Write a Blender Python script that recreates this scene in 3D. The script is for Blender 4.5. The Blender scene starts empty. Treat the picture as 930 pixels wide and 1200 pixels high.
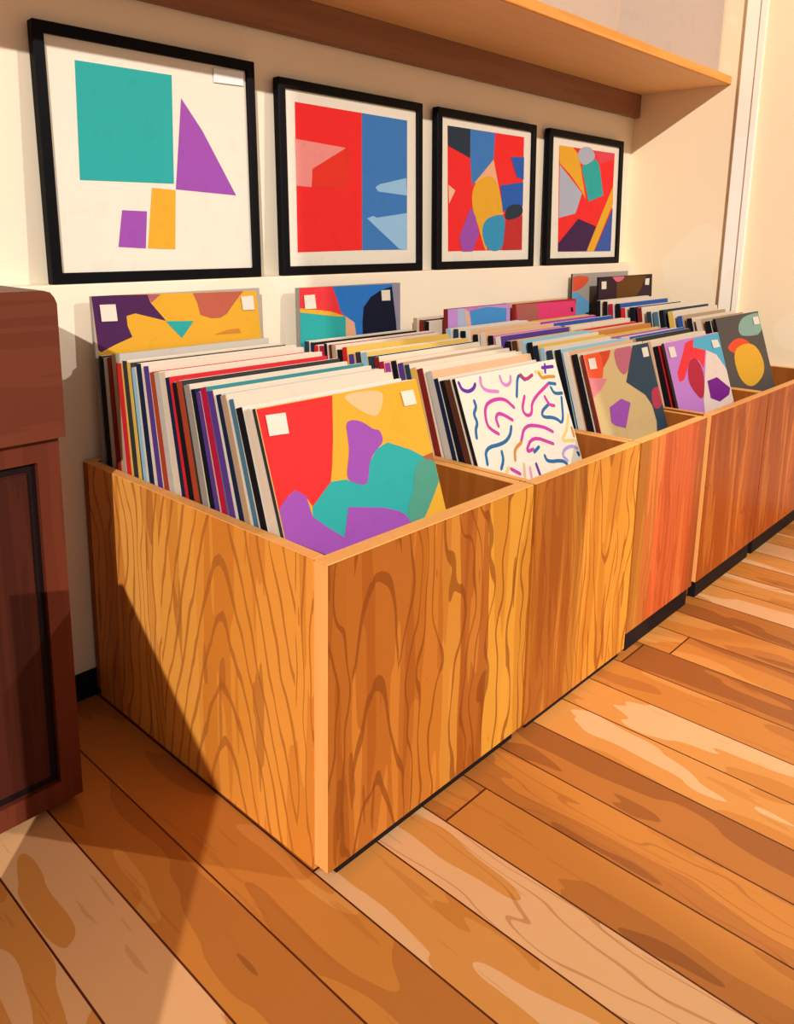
import bpy, bmesh, math, random
from mathutils import Vector, Matrix
random.seed(7)
scene = bpy.context.scene
COL = scene.collection

# ------------------------------------------------------------------ artwork
# shapes in cover coordinates: u = 0..1 left to right, v = 0..1 top to bottom
ART = {'figure_poster': {'base': 'fdf0dc', 'sh': [('fb3030', [(0.1037, 0.1003), (0.876, 0.0945), (0.8755, 0.8791), (0.1169, 0.8844)]), ('2c3a48', [(0.1037, 0.1003), (0.3161, 0.0985), (0.3178, 0.283), (0.1097, 0.2237)]), ('4281c9', [(0.3161, 0.0985), (0.5636, 0.1001), (0.5512, 0.2729), (0.3669, 0.4326), (0.3372, 0.4537), (0.3195, 0.313)]), ('f6b98c', [(0.5512, 0.2729), (0.6689, 0.6303), (0.4756, 0.6869), (0.3669, 0.4326)]), ('f2b233', [(0.4269, 0.4056), (0.4569, 0.3947), (0.4851, 0.3883), (0.5114, 0.3864), (0.5359, 0.389), (0.5585, 0.3961), (0.5795, 0.4135), (0.599, 0.4414), (0.6168, 0.4795), (0.633, 0.5281), (0.6459, 0.5663), (0.6555, 0.5943), (0.6617, 0.6119), (0.6646, 0.6193), (0.6557, 0.6265), (0.635, 0.6335), (0.6025, 0.6404), (0.5582, 0.6471), (0.523, 0.6564), (0.4967, 0.6684), (0.4796, 0.6831), (0.4714, 0.7004), (0.4682, 0.7231), (0.4698, 0.7511), (0.4763, 0.7846), (0.4877, 0.8234), (0.4944, 0.8526), (0.4963, 0.872), (0.4935, 0.8818), (0.4859, 0.8818), (0.4756, 0.871), (0.4626, 0.8494), (0.4468, 0.817), (0.4283, 0.7737), (0.411, 0.7353), (0.3949, 0.702), (0.3799, 0.6736), (0.3662, 0.6502), (0.3553, 0.6255), (0.3472, 0.5995), (0.3418, 0.5724), (0.3393, 0.5439), (0.3403, 0.5177), (0.3448, 0.4935), (0.3528, 0.4716), (0.3644, 0.4517), (0.3806, 0.4341), (0.4014, 0.4188)]), ('3a9bc8', [(0.4895, 0.6732), (0.5087, 0.6637), (0.5322, 0.6554), (0.5598, 0.6482), (0.5916, 0.6421), (0.6276, 0.6372), (0.6547, 0.6416), (0.673, 0.6554), (0.6823, 0.6786), (0.6827, 0.7112), (0.6816, 0.7433), (0.6789, 0.7752), (0.6746, 0.8067), (0.6687, 0.8379), (0.6542, 0.8613), (0.6311, 0.877), (0.5994, 0.885), (0.5591, 0.8853), (0.525, 0.8779), (0.4971, 0.8631), (0.4755, 0.8407), (0.46, 0.8107), (0.4499, 0.7833), (0.4452, 0.7585), (0.4458, 0.7364), (0.4517, 0.7168), (0.461, 0.6997), (0.4736, 0.6852)]), ('a653b8', [(0.3261, 0.5969), (0.3733, 0.6521), (0.4132, 0.7663), (0.3501, 0.8866), (0.2498, 0.8872), (0.2197, 0.7896)]), ('fbc79e', [(0.114, 0.4635), (0.1781, 0.4961), (0.1202, 0.5828)]), ('2e63bd', [(0.7305, 0.2425), (0.8779, 0.2308), (0.8792, 0.3859), (0.8004, 0.3714)]), ('2e63bd', [(0.6254, 0.4399), (0.8753, 0.4026), (0.8762, 0.5705), (0.761, 0.5659), (0.6566, 0.6209)]), ('c93333', [(0.6862, 0.6797), (0.8737, 0.6424), (0.8755, 0.8791), (0.66, 0.8806)]), ('2c3a48', [(0.6913, 0.6053), (0.6997, 0.5929), (0.7111, 0.5826), (0.7255, 0.5744), (0.7429, 0.5683), (0.7633, 0.5643), (0.7837, 0.5617), (0.8042, 0.5607), (0.8248, 0.5613), (0.8454, 0.5633), (0.8607, 0.5696), (0.8707, 0.5801), (0.8753, 0.5949), (0.8747, 0.6139), (0.8625, 0.6305), (0.8387, 0.6447), (0.8034, 0.6564), (0.7565, 0.6657), (0.7209, 0.6692), (0.6965, 0.6669), (0.6834, 0.6588), (0.6815, 0.6448), (0.6822, 0.6313), (0.6855, 0.6181)])], 'st': [], 'strokes': []},
 'g1': {'base': 'b9afa6', 'sh': [('f2b233', [(0.0, 0.0116), (0.0, 0.0), (0.157, 0.0), (0.9786, 0.0129), (1.0, 0.2403), (1.0, 0.5706), (0.043, 0.4508), (0.0107, 0.2002)]), ('522556', [(0.0, 0.0089), (0.0, 0.0), (0.1152, 0.0), (0.2959, 0.0039), (0.3115, 0.0399), (0.3935, 0.1217), (0.2227, 0.0801), (0.1741, 0.0885), (0.1766, 0.1299), (0.1988, 0.1777), (0.1055, 0.203), (0.0285, 0.2287), (0.0147, 0.2185)]), ('bd6470', [(0.2959, 0.0039), (0.3706, 0.0059), (0.3152, 0.0401)]), ('c7654f', [(0.5597, 0.0084), (0.8871, 0.0117), (0.8401, 0.0487), (0.8012, 0.0825), (0.7701, 0.1115), (0.7258, 0.1272), (0.6689, 0.126), (0.6005, 0.1072), (0.5875, 0.0574)]), ('2fb0ac', [(0.3895, 0.1233), (0.5578, 0.1314), (0.4802, 0.2028)]), ('d98a34', [(0.6781, 0.202), (0.7656, 0.1856), (0.8471, 0.1827), (0.8608, 0.2064)])], 'st': [[(0.035, 0.035), (0.1165, 0.0368), (0.1221, 0.1057), (0.04, 0.1037)], [(0.8659, 0.0358), (0.9494, 0.035), (0.955, 0.1019), (0.8772, 0.1001)]], 'strokes': []},
 'g2': {'base': '9a93a2', 'sh': [('2e7bd0', [(0.0, 0.0008), (0.9093, 0.0055), (0.9502, 0.2151), (0.9946, 0.4539), (0.0, 0.3958)]), ('f23a40', [(0.0, 0.0004), (0.3014, 0.0006), (0.3427, 0.0675), (0.3738, 0.1268), (0.4175, 0.1581), (0.1166, 0.1097), (0.0, 0.0991)]), ('2fb0ac', [(0.0, 0.1157), (0.1157, 0.13), (0.4288, 0.1586), (0.4203, 0.432), (0.0, 0.397)]), ('f0b432', [(0.0, 0.0983), (0.1167, 0.1075), (0.2859, 0.1263), (0.4221, 0.1559), (0.3507, 0.1548), (0.1157, 0.13), (0.0, 0.1178)]), ('f0b48c', [(0.4221, 0.1559), (0.5077, 0.1922), (0.5711, 0.4445), (0.4203, 0.432)]), ('101630', [(0.9041, 0.0177), (0.9502, 0.2151), (0.9685, 0.4518), (0.5954, 0.4219), (0.5891, 0.1964), (0.6027, 0.1189), (0.675, 0.0677), (0.7846, 0.035)])], 'st': [[(0.035, 0.0365), (0.1288, 0.035), (0.1418, 0.1042), (0.0415, 0.1035)], [(0.7847, 0.035), (0.8764, 0.0353), (0.8806, 0.0921), (0.7912, 0.0901)]], 'strokes': []},
 'g4': {'base': 'b9aea2', 'sh': [('f3603c', [(0.0753, 0.0169), (0.1558, 0.0182), (0.2156, 0.0224), (0.255, 0.0295), (0.2737, 0.0394), (0.272, 0.0522), (0.2611, 0.0655), (0.241, 0.0794), (0.2119, 0.0937), (0.1736, 0.1086), (0.135, 0.1202), (0.0959, 0.1285), (0.0563, 0.1336), (0.0164, 0.1354), (0.004, 0.1328), (0.004, 0.0277), (0.0151, 0.0236)]), ('6fb3e2', [(0.004, 0.1479), (0.0614, 0.1355), (0.3141, 0.2375), (0.288, 0.3845), (0.004, 0.3663)]), ('9c8f86', [(0.3141, 0.2375), (0.4614, 0.1301), (0.4456, 0.3945), (0.288, 0.3845)])], 'st': [], 'strokes': []},
 'g5': {'base': '3a2230', 'sh': [('6c4418', [(0.3086, 0.004), (0.6259, 0.004), (0.8789, 0.0109), (0.7556, 0.1358), (0.6104, 0.2171), (0.5367, 0.3804), (0.3299, 0.3668)]), ('e8708c', [(0.445, 0.004), (0.4469, 0.0045), (0.4489, 0.0135), (0.4291, 0.0249), (0.4088, 0.0338), (0.3878, 0.0402), (0.3664, 0.0442), (0.3443, 0.0456), (0.3247, 0.0454), (0.3075, 0.0433), (0.2928, 0.0394), (0.2806, 0.0338), (0.2681, 0.0273), (0.2553, 0.02), (0.2423, 0.0118), (0.2308, 0.004)]), ('3f2454', [(0.3228, 0.2022), (0.3374, 0.1941), (0.3522, 0.1876), (0.367, 0.1828), (0.3821, 0.1796), (0.3972, 0.178), (0.4139, 0.1788), (0.432, 0.1819), (0.4516, 0.1873), (0.4728, 0.195), (0.4901, 0.2037), (0.5037, 0.2133), (0.5134, 0.2239), (0.5194, 0.2355), (0.5097, 0.2418), (0.4842, 0.2428), (0.4431, 0.2384), (0.3862, 0.2288), (0.3472, 0.2196), (0.3261, 0.2107)])], 'st': [[(0.035, 0.035), (0.1147, 0.0357), (0.1177, 0.0941), (0.038, 0.0946)], [(0.8493, 0.0364), (0.9298, 0.035), (0.9206, 0.0905), (0.8443, 0.0879)]], 'strokes': []},
 'lil': {'base': 'cf98de', 'sh': [('4a98d8', [(0.3331, 0.026), (0.5975, 0.009), (0.9402, 0.0323), (0.926, 0.2048), (0.3663, 0.1713)]), ('b9c3e0', [(0.1475, 0.004), (0.188, 0.004), (0.275, 0.0154), (0.3144, 0.1682), (0.1452, 0.158)]), ('f6bd90', [(0.2547, 0.0113), (0.3158, 0.0331), (0.3593, 0.1709), (0.3007, 0.1674)]), ('e07ab8', [(0.2649, 0.0071), (0.4131, 0.004), (0.5364, 0.004), (0.3503, 0.0268)])], 'st': [], 'strokes': []},
 'pnk': {'base': 'c8283c', 'sh': [('f0447c', [(0.0124, 0.004), (0.1564, 0.004), (0.9788, 0.0164), (0.996, 0.069), (0.996, 0.263), (0.0472, 0.1974)]), ('b8685e', [(0.0124, 0.004), (0.1387, 0.004), (0.3348, 0.0074), (0.3923, 0.2213), (0.0472, 0.1974)]), ('2a1420', [(0.9015, 0.0682), (0.941, 0.0684), (0.9502, 0.1047), (0.9107, 0.1044)])], 'st': [], 'strokes': []},
 'r1': {'base': 'f2b233', 'sh': [('fb3030', [(0.004, 0.004), (0.4283, 0.004), (0.3768, 0.1899), (0.3368, 0.3052), (0.3083, 0.3724), (0.181, 0.4512), (0.1618, 0.4113), (0.1078, 0.3616), (0.0659, 0.3776), (0.004, 0.4214)]), ('f6c690', [(0.5826, 0.0101), (0.6518, 0.013), (0.702, 0.0198), (0.7331, 0.0308), (0.745, 0.0457), (0.7379, 0.0646), (0.729, 0.082), (0.7185, 0.0979), (0.7062, 0.1121), (0.6922, 0.1248), (0.6775, 0.1324), (0.6621, 0.135), (0.6459, 0.1325), (0.629, 0.125), (0.6118, 0.1162), (0.5941, 0.1063), (0.5761, 0.0951), (0.5577, 0.0826), (0.5407, 0.0697), (0.5251, 0.0562), (0.5108, 0.0422), (0.498, 0.0276), (0.5056, 0.0174), (0.5338, 0.0116)]), ('2fb0ac', [(0.309, 0.3701), (0.3977, 0.3794), (0.4718, 0.4179), (0.5141, 0.4233), (0.5595, 0.3374), (0.6219, 0.2851), (0.7024, 0.2673), (0.8389, 0.3258), (0.996, 0.4187), (0.996, 0.5177), (0.7922, 0.6969), (0.7353, 0.6889), (0.6937, 0.639), (0.5627, 0.5806), (0.3672, 0.5325), (0.2991, 0.6606), (0.1648, 0.5062), (0.1781, 0.4505)]), ('b5623c', [(0.9126, 0.3778), (0.996, 0.37), (0.996, 0.4261), (0.9461, 0.4008)]), ('55a189', [(0.8906, 0.3942), (0.9142, 0.3927), (0.9364, 0.3942), (0.957, 0.3987), (0.9761, 0.4061), (0.9936, 0.4165), (0.996, 0.4186), (0.996, 0.5085), (0.9764, 0.5317), (0.9347, 0.5732), (0.8791, 0.6231), (0.8336, 0.6595), (0.7981, 0.6824), (0.7725, 0.6919), (0.757, 0.6879), (0.7448, 0.6794), (0.7359, 0.6665), (0.7302, 0.649), (0.7279, 0.6271), (0.731, 0.6059), (0.7397, 0.5857), (0.7538, 0.5662), (0.7735, 0.5476), (0.7914, 0.5259), (0.8078, 0.5012), (0.8225, 0.4734), (0.8355, 0.4426), (0.8512, 0.4191), (0.8696, 0.403)]), ('a653b8', [(0.4847, 0.1333), (0.495, 0.1309), (0.5067, 0.1303), (0.5199, 0.1317), (0.5346, 0.1349), (0.5507, 0.1401), (0.5663, 0.147), (0.5816, 0.1556), (0.5963, 0.1659), (0.6106, 0.178), (0.6239, 0.1873), (0.636, 0.1939), (0.6469, 0.1977), (0.6568, 0.1987), (0.6647, 0.2032), (0.6707, 0.2113), (0.6748, 0.2229), (0.6769, 0.238), (0.6748, 0.2509), (0.6686, 0.2615), (0.6582, 0.2698), (0.6437, 0.276), (0.6291, 0.2831), (0.6145, 0.2912), (0.5999, 0.3002), (0.5853, 0.3103), (0.5719, 0.3237), (0.5597, 0.3405), (0.5487, 0.3606), (0.539, 0.384), (0.5298, 0.4022), (0.5213, 0.415), (0.5133, 0.4225), (0.506, 0.4247), (0.4962, 0.4245), (0.4839, 0.4218), (0.4691, 0.4167), (0.4519, 0.4092), (0.4374, 0.4017), (0.4257, 0.3942), (0.4167, 0.3866), (0.4105, 0.3791), (0.4092, 0.3671), (0.4126, 0.3506), (0.4208, 0.3297), (0.4338, 0.3042), (0.4442, 0.2806), (0.4521, 0.2587), (0.4573, 0.2386), (0.46, 0.2203), (0.4623, 0.203), (0.4643, 0.1869), (0.466, 0.1718), (0.4673, 0.1579), (0.4708, 0.1468), (0.4766, 0.1386)]), ('a653b8', [(0.004, 0.4167), (0.0575, 0.3814), (0.1078, 0.3616), (0.1571, 0.4008), (0.1667, 0.489), (0.2371, 0.5542), (0.3128, 0.616), (0.3746, 0.4975), (0.582, 0.5496), (0.6812, 0.5903), (0.7162, 0.6184), (0.75, 0.6861), (0.7187, 0.996), (0.5551, 0.996), (0.004, 0.8572)])], 'st': [[(0.0376, 0.035), (0.1419, 0.0395), (0.1362, 0.1276), (0.035, 0.1216)], [(0.8622, 0.0478), (0.9529, 0.049), (0.955, 0.1212), (0.8677, 0.1207)]], 'strokes': []},
 'r2': {'base': 'f6ead6', 'sh': [], 'st': [], 'strokes': [('6a2aa5', [(0.022, 0.0265), (0.0306, 0.0651), (0.0806, 0.084), (0.1345, 0.0729), (0.1558, 0.051)]), ('d98ac8', [(0.2156, 0.022), (0.2028, 0.0633), (0.2342, 0.0988), (0.341, 0.1171)]), ('d98ac8', [(0.394, 0.0369), (0.398, 0.076), (0.4359, 0.0978), (0.4834, 0.0805), (0.4934, 0.0491)]), ('2c6ca3', [(0.5033, 0.168), (0.57, 0.0387), (0.6218, 0.0849)]), ('b83a6a', [(0.5984, 0.0514), (0.6316, 0.0888), (0.7125, 0.0666)]), ('6a2aa5', [(0.8735, 0.022), (0.8558, 0.0661)]), ('6a2aa5', [(0.8359, 0.0362), (0.9534, 0.0413)]), ('f0d27c', [(0.7556, 0.0514), (0.822, 0.0648)]), ('d99038', [(0.7855, 0.0645), (0.8056, 0.0985), (0.8689, 0.0953), (0.94, 0.104)]), ('2c6ca3', [(0.1099, 0.1396), (0.1146, 0.1746), (0.074, 0.2051), (0.0912, 0.2565), (0.0582, 0.2875), (0.0489, 0.3318)]), ('cf3fa5', [(0.4481, 0.2249), (0.3841, 0.1641), (0.2718, 0.1543), (0.1849, 0.179), (0.1608, 0.2803), (0.1994, 0.3177), (0.2436, 0.344)]), ('cf3fa5', [(0.2618, 0.3034), (0.2554, 0.2523), (0.3008, 0.2305), (0.4023, 0.2911)]), ('cf3fa5', [(0.5778, 0.1785), (0.5177, 0.2485), (0.5472, 0.2923), (0.6067, 0.2886), (0.6356, 0.2133), (0.8614, 0.1358)]), ('2c6ca3', [(0.8661, 0.1364), (0.9304, 0.1489)]), ('2c6ca3', [(0.8721, 0.1648), (0.8894, 0.2058), (0.975, 0.2135)]), ('2c6ca3', [(0.957, 0.2389), (0.8995, 0.4034), (0.833, 0.3445), (0.6967, 0.3228), (0.7148, 0.2853), (0.8014, 0.2578)]), ('cf3fa5', [(0.7807, 0.2098), (0.8041, 0.2623), (0.8549, 0.2753)]), ('2c6ca3', [(0.3752, 0.3263), (0.3426, 0.374), (0.2649, 0.404), (0.0938, 0.3969), (0.0801, 0.4827)]), ('cf3fa5', [(0.7649, 0.4215), (0.6726, 0.3723), (0.5032, 0.3374), (0.4302, 0.4215)]), ('d99038', [(0.4274, 0.4274), (0.3504, 0.4513), (0.3307, 0.5081)]), ('cf3fa5', [(0.7357, 0.4904), (0.5487, 0.4103), (0.4436, 0.4881), (0.5249, 0.4842)]), ('2c6ca3', [(0.5287, 0.5005), (0.5839, 0.4822)]), ('2c6ca3', [(0.2303, 0.4436), (0.2261, 0.4899), (0.1876, 0.529)]), ('2c6ca3', [(0.6188, 0.5414), (0.6306, 0.5806), (0.78, 0.5997), (0.821, 0.6281)]), ('b9a3dc', [(0.978, 0.565), (0.9271, 0.5365), (0.8342, 0.5424), (0.797, 0.576), (0.8374, 0.611)]), ('f0d27c', [(0.978, 0.355), (0.9133, 0.4471), (0.8234, 0.4888), (0.9732, 0.5131)]), ('d99038', [(0.978, 0.4351), (0.978, 0.4851)]), ('2c6ca3', [(0.9659, 0.588), (0.978, 0.6116), (0.978, 0.5935)]), ('cf3fa5', [(0.2731, 0.5491), (0.3403, 0.5906)]), ('f0c09a', [(0.3991, 0.5496), (0.3773, 0.6148)]), ('e6a6b8', [(0.446, 0.5783), (0.4382, 0.6278)]), ('6a2aa5', [(0.5137, 0.5702), (0.5241, 0.6396)]), ('f0d27c', [(0.2524, 0.5386), (0.2267, 0.558)])]},
 'r3': {'base': 'dcbe85', 'sh': [('fb5a34', [(0.004, 0.004), (0.3928, 0.004), (0.3547, 0.0511), (0.2295, 0.1201), (0.1889, 0.1837), (0.0155, 0.1709), (0.004, 0.1684)]), ('d84a2a', [(0.2212, 0.004), (0.3875, 0.004), (0.3279, 0.0567), (0.23, 0.112), (0.2412, 0.0396)]), ('f53a38', [(0.004, 0.1646), (0.0169, 0.1679), (0.0226, 0.2718), (0.004, 0.2932)]), ('e78a90', [(0.004, 0.1618), (0.2503, 0.196), (0.1382, 0.255), (0.004, 0.3002)]), ('c76a80', [(0.6872, 0.004), (0.7094, 0.0144), (0.7138, 0.0342), (0.6939, 0.0604), (0.6702, 0.087), (0.6426, 0.1142), (0.6112, 0.1417), (0.5759, 0.1698), (0.5443, 0.1876), (0.5164, 0.1952), (0.4922, 0.1925), (0.4718, 0.1797), (0.4552, 0.1657), (0.4426, 0.1506), (0.434, 0.1345), (0.4292, 0.1172), (0.4265, 0.0981), (0.4258, 0.0771), (0.4272, 0.0542), (0.4305, 0.0295), (0.4523, 0.0111), (0.4759, 0.004)]), ('31475a', [(0.7352, 0.004), (0.996, 0.004), (0.996, 0.7574), (0.7788, 0.7198), (0.84, 0.5907), (0.8269, 0.4664), (0.756, 0.3782), (0.5098, 0.2525), (0.6195, 0.1293)]), ('a653b8', [(0.1895, 0.3912), (0.3795, 0.3558), (0.4995, 0.4026), (0.347, 0.5625), (0.2096, 0.5238), (0.1639, 0.4923)]), ('c23a55', [(0.9396, 0.3451), (0.9838, 0.3476), (0.996, 0.3505), (0.996, 0.4751), (0.995, 0.4759), (0.9766, 0.4869), (0.9553, 0.4953), (0.931, 0.5014), (0.9039, 0.5049), (0.8813, 0.5037), (0.8634, 0.4978), (0.85, 0.4873), (0.8413, 0.472), (0.8375, 0.4538), (0.8388, 0.4327), (0.8451, 0.4087), (0.8564, 0.3817), (0.8759, 0.3621), (0.9036, 0.3499)])], 'st': [[(0.0407, 0.035), (0.1312, 0.0363), (0.1284, 0.1108), (0.035, 0.1083)], [(0.8583, 0.0351), (0.955, 0.035), (0.9496, 0.1065), (0.8568, 0.1062)]], 'strokes': []},
 'r4': {'base': 'cf88dc', 'sh': [('58b8d8', [(0.5082, 0.0104), (0.996, 0.0062), (0.996, 0.3929), (0.9259, 0.3081), (0.7056, 0.1278), (0.4711, 0.078)]), ('fb3a42', [(0.3519, 0.0282), (0.5064, 0.0138), (0.4649, 0.0739), (0.6765, 0.1158), (0.5707, 0.2489), (0.5215, 0.1809), (0.39, 0.1493), (0.2708, 0.2319), (0.1903, 0.291), (0.1071, 0.2976), (0.1039, 0.2294), (0.239, 0.1248)]), ('f6e0d6', [(0.6892, 0.1171), (0.864, 0.1712), (0.969, 0.2756), (0.996, 0.308), (0.996, 0.5587), (0.9941, 0.56), (0.8317, 0.6288), (0.4057, 0.581), (0.4405, 0.4808), (0.5629, 0.3017)]), ('c02844', [(0.4298, 0.1547), (0.4665, 0.1652), (0.496, 0.1816), (0.5183, 0.2041), (0.5335, 0.2325), (0.5415, 0.2668), (0.5401, 0.3034), (0.5293, 0.3421), (0.5091, 0.3829), (0.4794, 0.426), (0.4487, 0.4521), (0.417, 0.4612), (0.3841, 0.4533), (0.3503, 0.4285), (0.3214, 0.403), (0.2976, 0.3767), (0.2788, 0.3498), (0.2651, 0.3221), (0.2629, 0.2925), (0.2724, 0.2609), (0.2934, 0.2274), (0.3259, 0.192), (0.3595, 0.1681), (0.3942, 0.1556)]), ('7c1a94', [(0.5806, 0.3486), (0.7746, 0.3418), (0.9834, 0.4554), (0.9299, 0.5043), (0.725, 0.5306), (0.5716, 0.4817)])], 'st': [[(0.0376, 0.035), (0.133, 0.0371), (0.144, 0.1132), (0.0431, 0.113)], [(0.8132, 0.0515), (0.9328, 0.0564), (0.955, 0.1168), (0.8263, 0.1177)]], 'strokes': []},
 'r5': {'base': '5a5450', 'sh': [('8fb3a6', [(0.5216, 0.0634), (0.5631, 0.0469), (0.6245, 0.0336), (0.7059, 0.0235), (0.8073, 0.0165), (0.9287, 0.0128), (0.996, 0.0209), (0.996, 0.1609), (0.9808, 0.1733), (0.9213, 0.1979), (0.8486, 0.2093), (0.7629, 0.2073), (0.6859, 0.2041), (0.6177, 0.1997), (0.5583, 0.1941), (0.5077, 0.1872), (0.4715, 0.1765), (0.4496, 0.162), (0.4421, 0.1436), (0.449, 0.1214), (0.4645, 0.1006), (0.4887, 0.0813)]), ('f35430', [(0.1267, 0.2562), (0.153, 0.244), (0.1836, 0.233), (0.2186, 0.2231), (0.2579, 0.2144), (0.3016, 0.2069), (0.3443, 0.2025), (0.3862, 0.2012), (0.4272, 0.2031), (0.4673, 0.2081), (0.5076, 0.2166), (0.5482, 0.2287), (0.5891, 0.2443), (0.6302, 0.2634), (0.6442, 0.2825), (0.631, 0.3015), (0.5907, 0.3205), (0.5233, 0.3394), (0.4518, 0.3477), (0.3762, 0.3455), (0.2965, 0.3328), (0.2128, 0.3095), (0.1566, 0.289), (0.1279, 0.2712)]), ('f0b432', [(0.3046, 0.2837), (0.3768, 0.2696), (0.4507, 0.2624), (0.5262, 0.2621), (0.6035, 0.2687), (0.6823, 0.2821), (0.7466, 0.3072), (0.7961, 0.3439), (0.831, 0.3922), (0.8512, 0.4521), (0.8401, 0.5041), (0.7977, 0.5482), (0.724, 0.5843), (0.619, 0.6126), (0.5244, 0.6267), (0.4402, 0.6267), (0.3664, 0.6127), (0.303, 0.5846), (0.2547, 0.5487), (0.2215, 0.5049), (0.2035, 0.4534), (0.2006, 0.394), (0.2165, 0.3459), (0.2511, 0.3091)])], 'st': [[(0.8164, 0.0469), (0.955, 0.0475), (0.9526, 0.1167), (0.8198, 0.1156)]], 'strokes': []},
 'ribbon_poster': {'base': 'fdf0dc', 'sh': [('fb3030', [(0.1367, 0.1101), (0.8903, 0.1034), (0.8873, 0.8995), (0.1589, 0.8969)]), ('f2b233', [(0.1367, 0.1101), (0.3115, 0.1092), (0.3901, 0.1603), (0.5016, 0.4906), (0.4497, 0.4352), (0.2932, 0.3184), (0.1491, 0.2383)]), ('b7bccd', [(0.1492, 0.2496), (0.2933, 0.3412), (0.4497, 0.4468), (0.3713, 0.6036), (0.1566, 0.6438)]), ('ef4a5c', [(0.593, 0.1062), (0.8903, 0.1034), (0.8895, 0.1531), (0.6762, 0.2074)]), ('2fb0ac', [(0.4298, 0.2435), (0.626, 0.1682), (0.6761, 0.2194), (0.7463, 0.448), (0.542, 0.5073)]), ('b7bccd', [(0.3803, 0.1409), (0.3921, 0.1263), (0.406, 0.1142), (0.422, 0.1045), (0.44, 0.0971), (0.4601, 0.0922), (0.4803, 0.0893), (0.5006, 0.0882), (0.521, 0.0891), (0.5415, 0.0919), (0.5603, 0.0986), (0.5772, 0.109), (0.5924, 0.1232), (0.6059, 0.1412), (0.6044, 0.1596), (0.5881, 0.1785), (0.5569, 0.1978), (0.5109, 0.2176), (0.4714, 0.2271), (0.4384, 0.2265), (0.4121, 0.2155), (0.3922, 0.1944), (0.3803, 0.1749), (0.3763, 0.1571)]), ('45234f', [(0.4104, 0.6432), (0.66, 0.6993), (0.5367, 0.8982), (0.1589, 0.8969), (0.1584, 0.8362)]), ('f2b233', [(0.8865, 0.3628), (0.8932, 0.5087), (0.6421, 0.8986), (0.5367, 0.8982)]), ('3f5fb0', [(0.8926, 0.5451), (0.8873, 0.8995), (0.6503, 0.8987)])], 'st': [], 'strokes': []},
 'split_poster': {'base': 'fdf0dc', 'sh': [('fb3030', [(0.1068, 0.1075), (0.5457, 0.1094), (0.5359, 0.8713), (0.1004, 0.8791)]), ('4281c9', [(0.5457, 0.1094), (0.8875, 0.1105), (0.8839, 0.8699), (0.5359, 0.8713)]), ('fb9a94', [(0.1024, 0.293), (0.4315, 0.3096), (0.2064, 0.438), (0.1987, 0.5337), (0.1037, 0.5315)]), ('f23a2c', [(0.4315, 0.3096), (0.4641, 0.3091), (0.4478, 0.5272), (0.1987, 0.5337), (0.2064, 0.438)]), ('9ccdf2', [(0.638, 0.5108), (0.6723, 0.4919), (0.8782, 0.4444), (0.8852, 0.547), (0.6589, 0.5341)]), ('9ccdf2', [(0.5738, 0.6899), (0.6183, 0.675), (0.6488, 0.6838), (0.8825, 0.6507), (0.8839, 0.8699), (0.8191, 0.865)])], 'st': [], 'strokes': []},
 'teal_poster': {'base': 'fdf0dc', 'sh': [('2fb0ac', [(0.1601, 0.1233), (0.579, 0.1186), (0.5619, 0.5778), (0.1461, 0.5851)]), ('a653b8', [(0.6181, 0.2085), (0.7174, 0.3379), (0.8815, 0.6147), (0.5695, 0.6015)]), ('f2b233', [(0.4559, 0.6004), (0.5678, 0.6052), (0.5507, 0.8639), (0.421, 0.859)]), ('a653b8', [(0.3148, 0.699), (0.4262, 0.7011), (0.4108, 0.859), (0.2884, 0.8521)])], 'st': [[(0.7863, 0.0588), (0.9437, 0.0517), (0.9412, 0.114), (0.7835, 0.1193)]], 'strokes': []}}

# ------------------------------------------------------------------ materials
def lin(h):
    v = [int(h[i:i+2], 16) / 255 for i in (0, 2, 4)]
    return tuple(x / 12.92 if x <= .04045 else ((x + .055) / 1.055) ** 2.4 for x in v) + (1,)

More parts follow.
